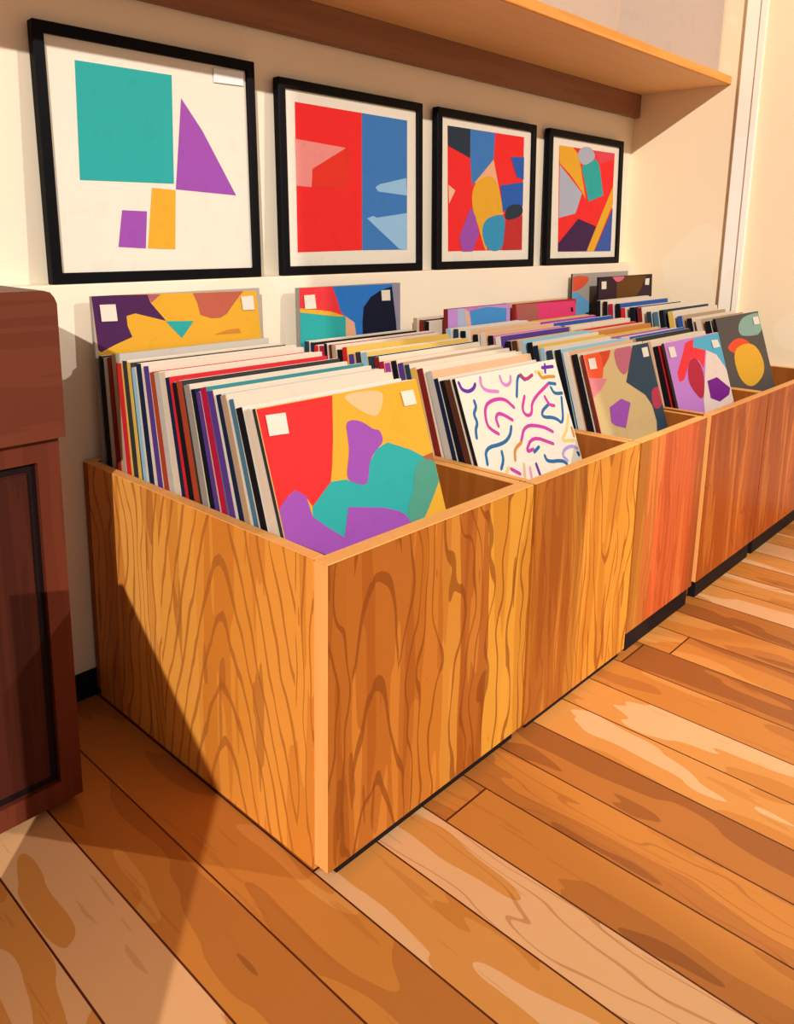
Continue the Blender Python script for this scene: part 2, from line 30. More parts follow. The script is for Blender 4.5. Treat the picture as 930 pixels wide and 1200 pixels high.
class G:
    """tiny helper for building node graphs"""
    def __init__(s, name, rough=.6, spec=.3):
        s.m = bpy.data.materials.new(name); s.m.use_nodes = True
        s.nt = s.m.node_tree; s.b = s.nt.nodes['Principled BSDF']
        s.b.inputs['Roughness'].default_value = rough
        s.b.inputs['Specular IOR Level'].default_value = spec
    def n(s, t, **kw):
        o = s.nt.nodes.new(t)
        for k, v in kw.items(): setattr(o, k, v)
        return o
    def put(s, sock, v):
        if isinstance(v, bpy.types.NodeSocket): s.nt.links.new(v, sock)
        else: sock.default_value = v
    def math(s, op, a, b=0.0, c=0.0):
        o = s.n('ShaderNodeMath', operation=op)
        s.put(o.inputs[0], a); s.put(o.inputs[1], b); s.put(o.inputs[2], c)
        return o.outputs[0]
    def coords(s):
        t = s.n('ShaderNodeTexCoord'); x = s.n('ShaderNodeSeparateXYZ')
        s.nt.links.new(t.outputs['Object'], x.inputs[0]); return x.outputs
    def vec(s, x, y, z=0.0):
        o = s.n('ShaderNodeCombineXYZ')
        for i, v in enumerate((x, y, z)): s.put(o.inputs[i], v)
        return o.outputs[0]
    def noise(s, v, scale=1.0, detail=1.0, rough=.5):
        o = s.n('ShaderNodeTexNoise'); s.put(o.inputs['Vector'], v)
        o.inputs['Scale'].default_value = scale; o.inputs['Detail'].default_value = detail
        o.inputs['Roughness'].default_value = rough
        return o.outputs['Fac']
    def rnd(s, v):
        o = s.n('ShaderNodeTexWhiteNoise', noise_dimensions='3D'); s.put(o.inputs['Vector'], v)
        return o.outputs['Value']
    def ramp(s, f, stops, interp='CONSTANT'):
        o = s.n('ShaderNodeValToRGB'); e = o.color_ramp; e.interpolation = interp
        while len(e.elements) < len(stops): e.elements.new(1)
        for i, (p, c) in enumerate(stops): e.elements[i].position = p; e.elements[i].color = lin(c)
        s.put(o.inputs[0], f); return o.outputs[0]
    def mix(s, f, a, b, mode='MIX'):
        o = s.n('ShaderNodeMix', data_type='RGBA', blend_type=mode)
        s.put(o.inputs[0], f); s.put(o.inputs[6], a); s.put(o.inputs[7], b)
        return o.outputs[2]
    def done(s, col):
        s.put(s.b.inputs['Base Color'], col); return s.m

_flat = {}
def flat(h, rough=.65, spec=.15):
    """plain coloured card or paint with a faint procedural mottle"""
    k = (h, rough)
    if k not in _flat:
        g = G('card_' + h, rough, spec); x = g.coords()
        nz = g.noise(g.vec(x[0], x[1], x[2]), 22, 2)
        c = tuple(v * .80 for v in lin(h)[:3]) + (1,)
        d = tuple(v * .965 for v in c[:3]) + (1,)
        f = g.ramp(nz, [(0, '000000'), (.62, 'ffffff')])
        _flat[k] = g.done(g.mix(f, c, d))
    return _flat[k]

def wood(name, across, bands, width, line, seed=0.0, cath=None, lw=.16, freq=75, rough=.42):
    """vertical grained timber made of broad staves; across = 0 for x, 1 for y"""
    g = G(name, rough, .2); x = g.coords()
    u = g.math('ADD', x[across], seed); v = x[2]
    wv = g.math('MULTIPLY', g.math('SUBTRACT', g.noise(g.vec(g.math('MULTIPLY', u, 8.0), g.math('MULTIPLY', v, 3.0), seed), 1, 2), .5), .11)
    base = g.ramp(g.math('ADD', g.math('DIVIDE', x[across], width), wv), bands)
    n1 = g.noise(g.vec(g.math('MULTIPLY', u, 30.0), g.math('MULTIPLY', v, 2.0), seed), 1, 1.5)
    base = g.mix(g.math('MULTIPLY', g.math('GREATER_THAN', n1, .56), .45), base, g.mix(1.0, base, lin('d8b898'), 'MULTIPLY'))
    base = g.mix(g.math('MULTIPLY', g.math('LESS_THAN', n1, .40), .22), base, lin('f2a040'))
    wob = g.noise(g.vec(g.math('MULTIPLY', u, 7.0), g.math('MULTIPLY', v, 3.2), seed + 4), 1, 2)
    wob2 = g.noise(g.vec(g.math('MULTIPLY', u, 45.0), g.math('MULTIPLY', v, 9.0), seed + 9), 1, 1)
    F = g.math('ADD', g.math('MULTIPLY', u, freq), g.math('ADD', g.math('MULTIPLY', wob, 7.0), g.math('MULTIPLY', wob2, .5)))
    if cath:
        uc, reach, A, B = cath
        d0 = g.math('SUBTRACT', x[across], uc)
        du = g.math('SQRT', g.math('ADD', g.math('MULTIPLY', d0, d0), .00012))
        F2 = g.math('ADD', g.math('MULTIPLY', g.math('POWER', du, 1.3), A), g.math('ADD', g.math('MULTIPLY', v, B), g.math('ADD', g.math('MULTIPLY', wob, 1.8), g.math('MULTIPLY', wob2, .35))))
        sel = g.math('LESS_THAN', g.math('ADD', du, g.math('MULTIPLY', wob, .03)), reach)
        F = g.math('ADD', g.math('MULTIPLY', F2, sel), g.math('MULTIPLY', F, g.math('SUBTRACT', 1.0, sel)))
    wid = g.math('MULTIPLY', g.noise(g.vec(g.math('MULTIPLY', u, 30.0), g.math('MULTIPLY', v, 6.0), seed + 2), 1, 1), lw * 2)
    ln = g.math('LESS_THAN', g.math('FRACT', F), wid)
    kn = g.noise(g.vec(g.math('MULTIPLY', u, 34.0), g.math('MULTIPLY', v, 4.0), seed + 21), 1, 2)
    c = g.mix(g.math('MULTIPLY', g.math('GREATER_THAN', kn, .68), .6), base, lin(line))
    c = g.mix(g.math('MULTIPLY', ln, .72), c, lin(line))
    return g.done(c)

def plain_wood(name, c1, c2, along=0, rough=.45):
    g = G(name, rough, .15); x = g.coords()
    k = [34.0, 34.0, 34.0]; k[along] = 1.6
    n = g.noise(g.vec(*[g.math('MULTIPLY', x[i], k[i]) for i in range(3)]), 1, 2)
    return g.done(g.ramp(n, [(0, c1), (.47, c2), (.6, c1)]))

def floor_mat():
    g = G('timber_floor', .38, .3); x = g.coords()
    pw = .0965
    wob = g.noise(g.vec(g.math('MULTIPLY', x[0], 2.0), g.math('MULTIPLY', x[1], 6.0), 0.0), 1, 1)
    px = g.math('DIVIDE', g.math('ADD', x[0], 20 * pw + .001), pw)
    idx = g.math('FLOOR', px); fx = g.math('FRACT', px)
    off = g.rnd(g.vec(idx, 11.0, .5))
    py = g.math('ADD', g.math('DIVIDE', x[1], 1.25), g.math('ADD', g.math('MULTIPLY', off, 5.0), 10.0))
    iy = g.math('FLOOR', py); fy = g.math('FRACT', py)
    r = g.rnd(g.vec(idx, iy, 5.5))  # seed chosen so planks sit dark at shaded left, pale at lit right
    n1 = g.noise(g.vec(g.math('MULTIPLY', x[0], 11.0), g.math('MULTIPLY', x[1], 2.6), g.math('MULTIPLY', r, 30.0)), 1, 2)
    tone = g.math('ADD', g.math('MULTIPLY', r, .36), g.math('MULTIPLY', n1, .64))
    base = g.ramp(tone, [(0, '9c5a28'), (.34, 'b87032'), (.43, 'ca8038'), (.54, 'd69048'), (.64, 'e6b07c')])  # palest tone paints in the bright light patches
    gr = g.noise(g.vec(g.math('MULTIPLY', x[0], 70.0), g.math('MULTIPLY', x[1], 5.0), g.math('MULTIPLY', r, 17.0)), 1, 2)
    F = g.math('ADD', g.math('MULTIPLY', fx, 3.2), g.math('MULTIPLY', n1, 7.0))
    ln = g.math('MULTIPLY', g.math('LESS_THAN', g.math('FRACT', F), .09), g.math('GREATER_THAN', g.math('FRACT', g.math('MULTIPLY', r, 7.3)), .55))
    base = g.mix(g.math('MULTIPLY', ln, .45), base, lin('9a4f1c'))
    base = g.mix(g.math('MULTIPLY', g.math('GREATER_THAN', gr, .66), .25), base, lin('a85a22'))
    seam = g.math('MAXIMUM', g.math('LESS_THAN', fx, .028), g.math('LESS_THAN', fy, .0026))
    return g.done(g.mix(seam, base, lin('55220f')))

def plaster(name, a, b, scale=2.0, rough=.85):
    g = G(name, rough, .1); x = g.coords()
    n = g.noise(g.vec(x[0], x[1], x[2]), scale, 2)
    return g.done(g.ramp(n, [(0, a), (.56, b)], 'CONSTANT'))

# ------------------------------------------------------------------ mesh helpers
def link(name, bm, mats, parent=None, smooth=False):
    me = bpy.data.meshes.new(name); bm.normal_update(); bm.to_mesh(me); bm.free()
    for m in (mats if isinstance(mats, (list, tuple)) else [mats]): me.materials.append(m)
    if smooth:
        for p in me.polygons: p.use_smooth = True
    o = bpy.data.objects.new(name, me); COL.objects.link(o)
    if parent: o.parent = parent
    return o

def empty(name, loc=(0, 0, 0)):
    o = bpy.data.objects.new(name, None); o.location = loc; o.empty_display_size = .05
    COL.objects.link(o); return o

def tag(o, label, cat, group=None):
    o['label'] = label; o['category'] = cat
    if group: o['group'] = group
    return o

def structure(o):
    o['kind'] = 'structure'; return o

def box(bm, lo, hi, bev=.0, mi=0, top=None, left=None):
    r = bmesh.ops.create_cube(bm, size=1)
    vs = r['verts']
    for v in vs:
        for i in range(3): v.co[i] = lo[i] if v.co[i] < 0 else hi[i]
    fs = list({f for v in vs for f in v.link_faces})
    for f in fs:
        f.material_index = mi
        f.normal_update()
        if top is not None and f.normal.z > .9: f.material_index = top
        if left is not None and f.normal.x < -.9: f.material_index = left
    if bev:
        es = list({e for v in vs for e in v.link_edges})
        bmesh.ops.bevel(bm, geom=es, offset=bev, segments=2, affect='EDGES', clamp_overlap=True, material=-1)

def poly(bm, pts, mi):
    vs = [bm.verts.new(p) for p in pts]
    f = bm.faces.new(vs); f.material_index = mi; f.normal_update()
    return f

def face_dir(bm, f, d):
    if f.normal.dot(d) < 0: f.normal_flip()

def smooth_line(pl, n=2):
    for _ in range(n):
        q = [pl[0]]
        for a, b in zip(pl, pl[1:]):
            q += [(a[0]*.75+b[0]*.25, a[1]*.75+b[1]*.25), (a[0]*.25+b[0]*.75, a[1]*.25+b[1]*.75)]
        q.append(pl[-1]); pl = q
    return pl

def art_layers(bm, art, w, h, y, mats, x0=0.0, ztop=None, stroke=.0034):
    """flat printed shapes laid on the -y face of a card of size w x h (top at ztop)"""
    zt = h if ztop is None else ztop
    def mat(hx):
        m = flat(hx)
        if m not in mats: mats.append(m)
        return mats.index(m)
    d = 0
    for hx, pts in art['sh']:
        d += 1
        f = poly(bm, [(x0 + u*w, y - .00012*d, zt - v*h) for u, v in pts], mat(hx))
        face_dir(bm, f, Vector((0, -1, 0)))
    for hx, pl in art['strokes']:
        d += .25
        pl = smooth_line(pl)
        P = [Vector((x0 + u*w, zt - v*h)) for u, v in pl]
        L, Rr = [], []
        for i, p in enumerate(P):
            t = (P[min(i+1, len(P)-1)] - P[max(i-1, 0)]).normalized()
            nn = Vector((-t.y, t.x)) * stroke
            L.append(p + nn); Rr.append(p - nn)
        t0 = (P[0] - P[1]).normalized() * stroke; t1 = (P[-1] - P[-2]).normalized() * stroke
        ring = L + [P[-1] + t1 + (L[-1]-P[-1])*.5, P[-1] + t1 - (L[-1]-P[-1])*.5] + Rr[::-1] + [P[0] + t0 - (L[0]-P[0])*.5, P[0] + t0 + (L[0]-P[0])*.5]
        yy = y - .0002 - .00004*d
        k = mat(hx)
        n = len(P)
        for i in range(n - 1):
            f = poly(bm, [(q.x, yy, q.y) for q in (L[i], L[i+1], Rr[i+1], Rr[i])], k); face_dir(bm, f, Vector((0, -1, 0)))
        for q, t in ((0, t0), (n-1, t1)):
            f = poly(bm, [(p.x, yy, p.y) for p in (L[q], P[q] + t + (L[q]-P[q])*.5, P[q] + t - (L[q]-P[q])*.5, Rr[q])], k); face_dir(bm, f, Vector((0, -1, 0)))

def stickers_and_glare(art, w, h, y, parent, ztop=None, hx='f6ead8'):
    zt = h if ztop is None else ztop
    for pts in art['st']:
        bm = bmesh.new()
        lay = [[bm.verts.new((u*w, y - dy, zt - v*h)) for u, v in pts] for dy in (.0019, .0012)]
        n = len(pts)
        f = [bm.faces.new(lay[0]), bm.faces.new(lay[1][::-1])]
        for i in range(n): bm.faces.new((lay[0][i], lay[1][i], lay[1][(i+1) % n], lay[0][(i+1) % n]))
        bmesh.ops.recalc_face_normals(bm, faces=bm.faces)
        o = link('sticker_or_glare', bm, flat(hx), parent)
        o['label'] = 'blank cream square sticker or white glare patch'

# ------------------------------------------------------------------ the setting
M_wall = plaster('cream_plaster', 'f0e0c6', 'f2e3ca', 1.5)
M_side = plaster('warm_plaster', 'f8dfba', 'fae4c2', 1.5)
M_trim = plaster('white_paint', 'fff6e8', 'fdf1de', 2)
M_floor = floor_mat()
M_dado = plaster('dado_plaster', 'f3e2ca', 'f1dec4', 1.2)
M_black = flat('15121a', .5)

XR, YW = 1.984, .648
def slab(name, lo, hi, m, bev=0):
    bm = bmesh.new(); box(bm, lo, hi, bev); return structure(link(name, bm, m))
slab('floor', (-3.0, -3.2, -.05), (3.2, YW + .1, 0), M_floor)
slab('wall_back', (-3.0, YW, 0), (XR + .1, YW + .1, 2.8), M_wall)
slab('wall_right', (XR, -1.6, 0), (XR + .1, YW, 2.8), M_side)
slab('baseboard_back', (-3.0, .601, 0), (XR, .6038, .052), M_black, .001)
# thicker lower wall; its top is the ledge the posters stand on
bm = bmesh.new()
box(bm, (-3.0, .604, 0), (XR, YW - .0005, .726), .002)
structure(link('trim_1', bm, M_dado))
# upright white casing on the right wall
bm = bmesh.new()
box(bm, (XR - .016, .262, 0), (XR, .318, 2.6), .003)
box(bm, (XR - .022, .255, 0), (XR - .012, .275, 2.6), .002)
structure(link('trim_2', bm, M_trim))

# low partition added out of view at left to cast the bin's diagonal shadow
bm = bmesh.new()
e0, e1 = Vector((-.833, -.575, 0)), Vector((-.427, .073, 0)); en = (e1 - e0).normalized(); nl = Vector((-en.y, en.x, 0))*.07
lo_ = [e0, e1, e1 + nl, e0 + nl]
va = [bm.verts.new(p) for p in lo_]; vb = [bm.verts.new(p + Vector((0, 0, .5))) for p in lo_]
bm.faces.new(va[::-1]); bm.faces.new(vb)
for i in range(4): bm.faces.new((va[i], va[(i+1) % 4], vb[(i+1) % 4], vb[i]))
structure(link('added_shade_wall', bm, M_side))

# ------------------------------------------------------------------ shelf over the posters
W_shelf = plain_wood('shelf_timber', 'f2c286', 'f4c68c')
W_edge = plain_wood('timber_edge', 'ec9c48', 'f2a652')
W_cleat = plain_wood('dark_cleat', '8a5e42', '906448')
sh = tag(empty('wall_shelf', (.6, YW, 1.261)), 'long orange timber shelf fixed high on the wall above the four framed posters', 'shelf')
bm = bmesh.new(); box(bm, (-2.2, -.296, 0), (XR - .6 - .001, -.002, .022), .0015)
link('shelf_board', bm, W_shelf, sh)
bm = bmesh.new(); box(bm, (-2.2, -.302, -.0005), (XR - .6 - .001, -.2962, .0225), .001)
o = link('edge_band', bm, W_edge, sh); o['label'] = 'bright orange front edge'
bm = bmesh.new(); box(bm, (-2.2, -.022, -.071), (XR - .6 - .001, -.002, -.0003), .0015)
o = link('cleat', bm, W_cleat, sh); o['label'] = 'dark brown wall cleat under the board'

def rounded_box(bm, lo, hi, r, axis=1, seg=6):
    cx = [(hi[0]-r, hi[2]-r, 0), (lo[0]+r, hi[2]-r, 90), (lo[0]+r, lo[2]+r, 180), (hi[0]-r, lo[2]+r, 270)]
    pts = []
    for x, z, a in cx:
        for i in range(seg + 1):
            t = math.radians(a + 90*i/seg); pts.append((x + r*math.cos(t), z + r*math.sin(t)))
    fr = [bm.verts.new((x, lo[1], z)) for x, z in pts]; bk = [bm.verts.new((x, hi[1], z)) for x, z in pts]
    bm.faces.new(fr); bm.faces.new(bk[::-1])
    for i in range(len(pts)):
        j = (i+1) % len(pts); bm.faces.new((fr[i], bk[i], bk[j], fr[j]))
    bmesh.ops.recalc_face_normals(bm, faces=bm.faces)
st = tag(empty('wall_shade_box', (1.60, .52, 1.2837)), 'pale greige block standing in for shaded wall at the right end of the high shelf', 'box')  # made-up box; its greige face stands in for shaded wall above the shelf
M_shade_box = flat('dcc4b4', .8)
bm = bmesh.new(); rounded_box(bm, (-.26, -.135, 0), (.375, .12, .27), .03); link('body', bm, M_shade_box, st)
bm = bmesh.new(); rounded_box(bm, (-.268, -.14, .271), (.379, .127, .305), .012); link('lid', bm, flat('d2b8a8', .8), st)

# ------------------------------------------------------------------ framed posters
def poster(key, x0, x1, zt, fw, label, artlabel):
    z0 = .7265; w = x1 - x0; h = (zt - z0) / math.cos(.03)
    root = tag(empty('framed_poster', (x0, .6125, z0)), label, 'poster', 'framed posters along the ledge')
    root.rotation_euler.x = -.03
    d = .018
    bm = bmesh.new()
    o_ = [(0, 0), (w, 0), (w, h), (0, h)]; i_ = [(fw, fw), (w-fw, fw), (w-fw, h-fw), (fw, h-fw)]
    lay = {}
    for nm, ring, y in (('of', o_, 0), ('if', i_, 0), ('ob', o_, d), ('ib', i_, d)):
        lay[nm] = [bm.verts.new((x, y, z)) for x, z in ring]
    for i in range(4):
        j = (i+1) % 4
        for a, b in (('of', 'if'), ('if', 'ib'), ('ib', 'ob'), ('ob', 'of')):
            bm.faces.new((lay[a][i], lay[a][j], lay[b][j], lay[b][i]))
    bmesh.ops.recalc_face_normals(bm, faces=bm.faces)
    bmesh.ops.bevel(bm, geom=list(bm.edges), offset=.0015, segments=1, affect='EDGES')
    link('frame', bm, flat('0b090e', .5, .08), root)
    mats = [flat('fbf0dd')]
    bm = bmesh.new(); box(bm, (fw - .003, .007, fw - .003), (w - fw + .003, .012, h - fw + .003))
    art_layers(bm, ART[key], w, h, .0068, mats)
    o = link('print', bm, mats, root); o['label'] = artlabel
    bm = bmesh.new(); box(bm, (fw - .003, .0125, fw - .003), (w - fw + .003, .0165, h - fw + .003))
    link('backing_board', bm, flat('8a6a48'), root)
    stickers_and_glare(ART[key], w, h, .0062, root, hx='ffffff')  # white patch on the teal poster is painted glare, not a sticker
poster('teal_poster', -0.0246, .398, 1.125, .018, 'largest black framed poster with a teal square, purple triangle and yellow block', 'abstract print of teal, purple and yellow blocks on cream')
poster('split_poster', .4545, .888, 1.108, .0185, 'black framed poster split into a red half and a blue half', 'abstract print half red and half blue')
poster('figure_poster', .942, 1.3725, 1.108, .0195, 'black framed poster with a yellow shape between red and blue patches', 'abstract print of red, blue and yellow patches')
poster('ribbon_poster', 1.440, 1.882, 1.108, .020, 'black framed poster with a teal block and yellow diagonal stripe, beside the corner', 'abstract print with a teal block and yellow stripe')

# ------------------------------------------------------------------ record bins
PL = {'r1': (0.0225, 0.1593, 0.5897, 0.327, 0.315, 0.315), 'r2': (0.4605, 0.178, 0.5725, 0.368, 0.318, 0.318), 'r3': (0.8195, 0.14, 0.5814, 0.323, 0.284, 0.292), 'r4': (1.165, 0.13, 0.5741, 0.3158, 0.318, 0.318), 'r5': (1.535, 0.16, 0.603, 0.316, 0.318, 0.318), 'g1': (0.0215, 0.578, 0.708, 0.03, 0.342, 0.4004), 'g2': (0.459, 0.572, 0.704, 0.03, 0.302, 0.4122), 'g4': (1.53, 0.578, 0.702, 0.03, 0.35, 0.385), 'g5': (1.58, 0.52, 0.693, 0.05, 0.353, 0.3785), 'lil': (0.845, 0.5, 0.644, 0.05, 0.25, 0.3264), 'pnk': (1.164, 0.53, 0.6355, 0.05, 0.309, 0.3495)}
def base_for(key):
    x, yt, zt, tilt, w, h = PL[key]
    z = zt - h*math.cos(tilt) - .006
    return (z - .003, z + .017)   # the base rises gently towards the back
T_orange = ['bc6a20', 'c87628', 'd28030', 'da8a36', 'cc7a2a']
T_front = ['b45c1a', 'be661c', 'c87022', 'da882c', 'e6982e']
T_red = ['b4582a', 'c8602c', 'd26634', 'd87038', 'be6228']
T_dark = ['9a4412', 'a64c12', 'b05416', 'b85c1c']
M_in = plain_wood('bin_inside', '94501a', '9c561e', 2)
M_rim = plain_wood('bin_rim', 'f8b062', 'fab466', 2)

def bin_(x0, x1, D, H, zf, zb0, ft, stt, fmat, smat, label, base, yfr=0.0, pale_edge=False):
    """x0..x1 outside width; zf = height of front's lower edge; returns the bin"""
    w = x1 - x0
    root = tag(empty('record_bin', (x0, 0, 0)), label, 'record bin', 'row of timber record bins')
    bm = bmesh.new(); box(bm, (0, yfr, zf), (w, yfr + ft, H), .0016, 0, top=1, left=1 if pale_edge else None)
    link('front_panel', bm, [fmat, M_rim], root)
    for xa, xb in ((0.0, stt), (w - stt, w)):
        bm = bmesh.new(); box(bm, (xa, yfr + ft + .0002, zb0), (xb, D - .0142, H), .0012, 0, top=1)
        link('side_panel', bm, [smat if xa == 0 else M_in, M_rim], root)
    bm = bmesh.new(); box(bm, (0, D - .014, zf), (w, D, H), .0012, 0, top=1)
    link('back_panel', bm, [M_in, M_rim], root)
    b0, b1 = base
    bm = bmesh.new()
    yA, yB = yfr + ft + .0005, D - .0145
    vs = [bm.verts.new(p) for p in ((stt + .0003, yA, b0 - .012), (w - stt - .0003, yA, b0 - .012), (w - stt - .0003, yB, b1 - .012), (stt + .0003, yB, b1 - .012),
                                    (stt + .0003, yA, b0), (w - stt - .0003, yA, b0), (w - stt - .0003, yB, b1), (stt + .0003, yB, b1))]
    for q in ((0, 3, 2, 1), (4, 5, 6, 7), (0, 1, 5, 4), (1, 2, 6, 5), (2, 3, 7, 6), (3, 0, 4, 7)): bm.faces.new([vs[i] for i in q])
    o = link('base_board', bm, M_in, root)
    bm = bmesh.new(); box(bm, (stt + .001, yfr + .005, 0), (w - stt - .001, D - .03, zf - .0003), .001)
    o = link('plinth', bm, flat('1a1216'), root); o['label'] = 'recessed black plinth'
    return root

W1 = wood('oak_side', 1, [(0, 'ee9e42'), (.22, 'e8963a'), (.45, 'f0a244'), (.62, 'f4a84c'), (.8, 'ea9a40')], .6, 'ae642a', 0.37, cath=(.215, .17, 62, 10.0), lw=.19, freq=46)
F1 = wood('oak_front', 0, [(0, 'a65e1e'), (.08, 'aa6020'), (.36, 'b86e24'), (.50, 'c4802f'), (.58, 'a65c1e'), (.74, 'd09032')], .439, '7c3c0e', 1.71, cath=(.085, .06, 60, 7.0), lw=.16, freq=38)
F2 = wood('oak_front_amber', 0, [(0, 'aa641e'), (.08, '9e581c'), (.34, 'ac6e26'), (.46, 'cc862e'), (.9, 'd48e30')], .358, '8c4414', 5.13, cath=(.245, .06, 90, -6.0), lw=.15, freq=44)
F3 = wood('red_oak_front', 0, [(0, 'b07028'), (.14, 'b8642a'), (.28, 'd06030'), (.78, 'c85a2c'), (.86, 'a85020')], .316, '94401a', 2.43, lw=.10, freq=60)
F4 = wood('dark_oak_front', 0, [(0, 'a0480f'), (.4, 'a85016'), (.62, 'b85c1c'), (.8, 'a44c14')], .362, '8a380a', 3.77, lw=.08, freq=34)
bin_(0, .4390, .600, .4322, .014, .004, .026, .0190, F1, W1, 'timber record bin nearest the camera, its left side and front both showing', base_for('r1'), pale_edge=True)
bin_(.4425, .8010, .600, .4322, .012, .004, .022, .0140, F2, M_in, 'timber record bin holding the squiggle cover, second from the near corner', base_for('r2'))
bin_(.8040, 1.1180, .600, .4322, .042, .004, .020, .0100, F3, M_in, 'reddish timber record bin above a black plinth, third from the near corner', base_for('r3'))
bin_(1.1420, 1.5040, .600, .4322, .042, .004, .020, .0120, F4, M_in, 'dark brown timber record bin after the gap, fourth from the near corner', base_for('r4'), pale_edge=True)
bin_(1.5070, 1.9800, .600, .4322, .042, .004, .020, .0120, F4, M_in, 'dark brown timber record bin against the right wall, last of the row', base_for('r5'))

# ------------------------------------------------------------------ records
ORD = ['first', 'second', 'third', 'fourth', 'fifth', 'sixth', 'seventh', 'eighth', 'ninth', 'tenth', 'eleventh', 'twelfth', 'thirteenth', 'fourteenth', 'fifteenth', 'sixteenth', 'seventeenth', 'eighteenth', 'nineteenth', 'twentieth', 'twenty-first', 'twenty-second', 'twenty-third', 'twenty-fourth', 'twenty-fifth', 'twenty-sixth', 'twenty-seventh', 'twenty-eighth', 'twenty-ninth', 'thirtieth']
CN = {'cream': 'f0dcc4', 'white': 'f6e9d8', 'pale grey': 'cfc6ba', 'grey': 'a39a90', 'tan': 'c2a283', 'black': '17151c', 'navy': '14284a', 'dark red': '8a2620', 'red': 'e02a30', 'crimson': 'c01c48', 'rust': 'b84a2c', 'light blue': '9fd0e4', 'steel blue': '4f7f96', 'teal': '3f8f94', 'purple': '5f3f94', 'yellow': 'edc25c', 'peach': 'f0bd92', 'pink': 'e58aa8', 'brown': '5e3222', 'dark grey': '3b3838', 'slate': '2c4256', 'blue': '2f5fb0', 'orange': 'd98844', 'magenta': 'c04ab0'}

def record(x, yb, zb, tilt, w, h, th, spine, board, paper, label, group, art=None, top=None, name='record_sleeve', rot=0.0):
    """a record standing in a bin: outer jacket folded round a cream inner sleeve"""
    bm = bmesh.new(); b = .0016; s = .0011
    sp = flat(CN.get(spine, spine)); bd = flat(CN.get(board, board))
    mats = [bd, sp]
    # jacket: front board, back board, spine wrapping the left edge and the fold along the bottom
    box(bm, (0, 0, 0), (w, b, h), .0004, 0)
    box(bm, (0, th - b, 0), (w, th, h), .0004, 0)
    box(bm, (-s, 0.0, 0), (0.0001, th, h), .0004, 1)
    box(bm, (.0002, b, 0), (w - .0002, th - b, .0015), 0, 0)
    if art:
        base = flat(art['base']); mats.append(base); k = len(mats) - 1
        f = poly(bm, [(u*w, -.00006, v*h) for u, v in ((.001, .001), (.999, .001), (.999, .999), (.001, .999))], k); face_dir(bm, f, Vector((0, -1, 0)))
        art_layers(bm, art, w, h, -.00008, mats)
    o = link(name, bm, mats); o.location = (x, yb, zb); o.rotation_euler = (-tilt, 0, rot)
    tag(o, label, 'record', group)
    # inner sleeve with a slightly soft top edge
    bm = bmesh.new()
    t0, t1 = b + .0003, th - b - .0003
    z1 = h + (.0006 if top is None else top)
    box(bm, (.0004, t0, .002), (w - .0015, t1, z1), min(.0012, (t1 - t0)*.3))
    c = link('inner_sleeve', bm, flat(CN.get(paper, paper)), o)
    if art: stickers_and_glare(art, w, h, -.0008, o)
    return o

def row(front, back_y, base, n, spines, group, where, seed, front_art, front_label, front_spine, front_board, skip_last=0, tilt_end=.04, dx=.004, xmax=None):
    """front = (x, ytop, ztop, tilt, w, h): the cover facing out; n records run back to back_y"""
    rr = random.Random(seed)
    x, yt, zt, tilt, w, h = front
    yb0 = yt - h*math.sin(tilt); zb0 = zt - h*math.cos(tilt)
    D0 = yb0
    record(x, yb0, zb0, tilt, w, h, .006, front_spine, front_board, 'cream', front_label, group, ART[front_art])
    wts = [rr.uniform(.74, 1.34) for _ in range(n + 1)]; wts[0] = .8
    scale = (back_y - yb0) / sum(wts[:n]); ys = [yb0]
    for wt in wts[:n]: ys.append(ys[-1] + wt*scale)
    zslope = (base[1] - base[0]) / .54
    for i in range(1, n + 1):
        f = (ys[i] - yb0) / (back_y - yb0)
        ti = tilt + (tilt_end - tilt) * f
        y = ys[i]
        sp, bd, pp = spines[(i - 1) % len(spines)]
        g2 = wts[i] * scale * (1 - h * (tilt - tilt_end) / (back_y - yb0)) * math.cos(ti)
        th = min(.0135, g2 * rr.uniform(.76, .92))
        z = base[0] + zslope*(y + th) + .0012 + th*math.sin(ti)
        hh = .315 + rr.uniform(-.008, .004)
        ww = min(w, .315) - rr.uniform(0, .006)
        lab = '%s record sleeve in %s, %s behind its front cover' % (sp + ' spined', where, ORD[i-1])
        record(x + rr.uniform(0, dx), y, z, ti, ww, hh if h > .3 else h + rr.uniform(-.005, .003), th, sp, bd, pp, lab, group)

C_, W_ = 'cream', 'white'
S1 = [('cream','cream','white'),('black','white','white'),('steel blue','cream','white'),('tan','cream','cream'),('navy','pale grey','white'),('purple','cream','cream'),('crimson','teal','white'),
      ('purple','peach','cream'),('black','navy','white'),('grey','cream','white'),('rust','dark grey','white'),('black','cream','white'),('navy','red','red'),('cream','cream','white'),
      ('pale grey','cream','white'),('rust','red','red'),('purple','cream','white'),('navy','cream','white'),('light blue','cream','white'),('yellow','dark grey','cream'),('dark grey','cream','white'),('red','yellow','cream'),
      ('tan','pale grey','pale grey'),('dark red','red','red'),('pale grey','cream','white'),('black','dark grey','cream'),('light blue','black','pale grey')]
S2 = [('brown','cream','white'),('black','navy','white'),('navy','cream','peach'),('pale grey','peach','white'),('dark red','cream','white'),('yellow','cream','peach'),('slate','cream','white'),('purple','tan','orange'),('black','cream','cream'),('magenta','cream','white'),
      ('crimson','peach','cream'),('dark red','cream','white'),('slate','navy','white'),('light blue','yellow','cream'),('dark grey','cream','white'),('purple','peach','yellow'),('red','yellow','yellow'),('black','black','cream'),('tan','cream','white'),('brown','crimson','cream'),('black','cream','white'),('crimson','pink','white'),('red','cream','white'),('navy','black','cream'),('slate','cream','white')]
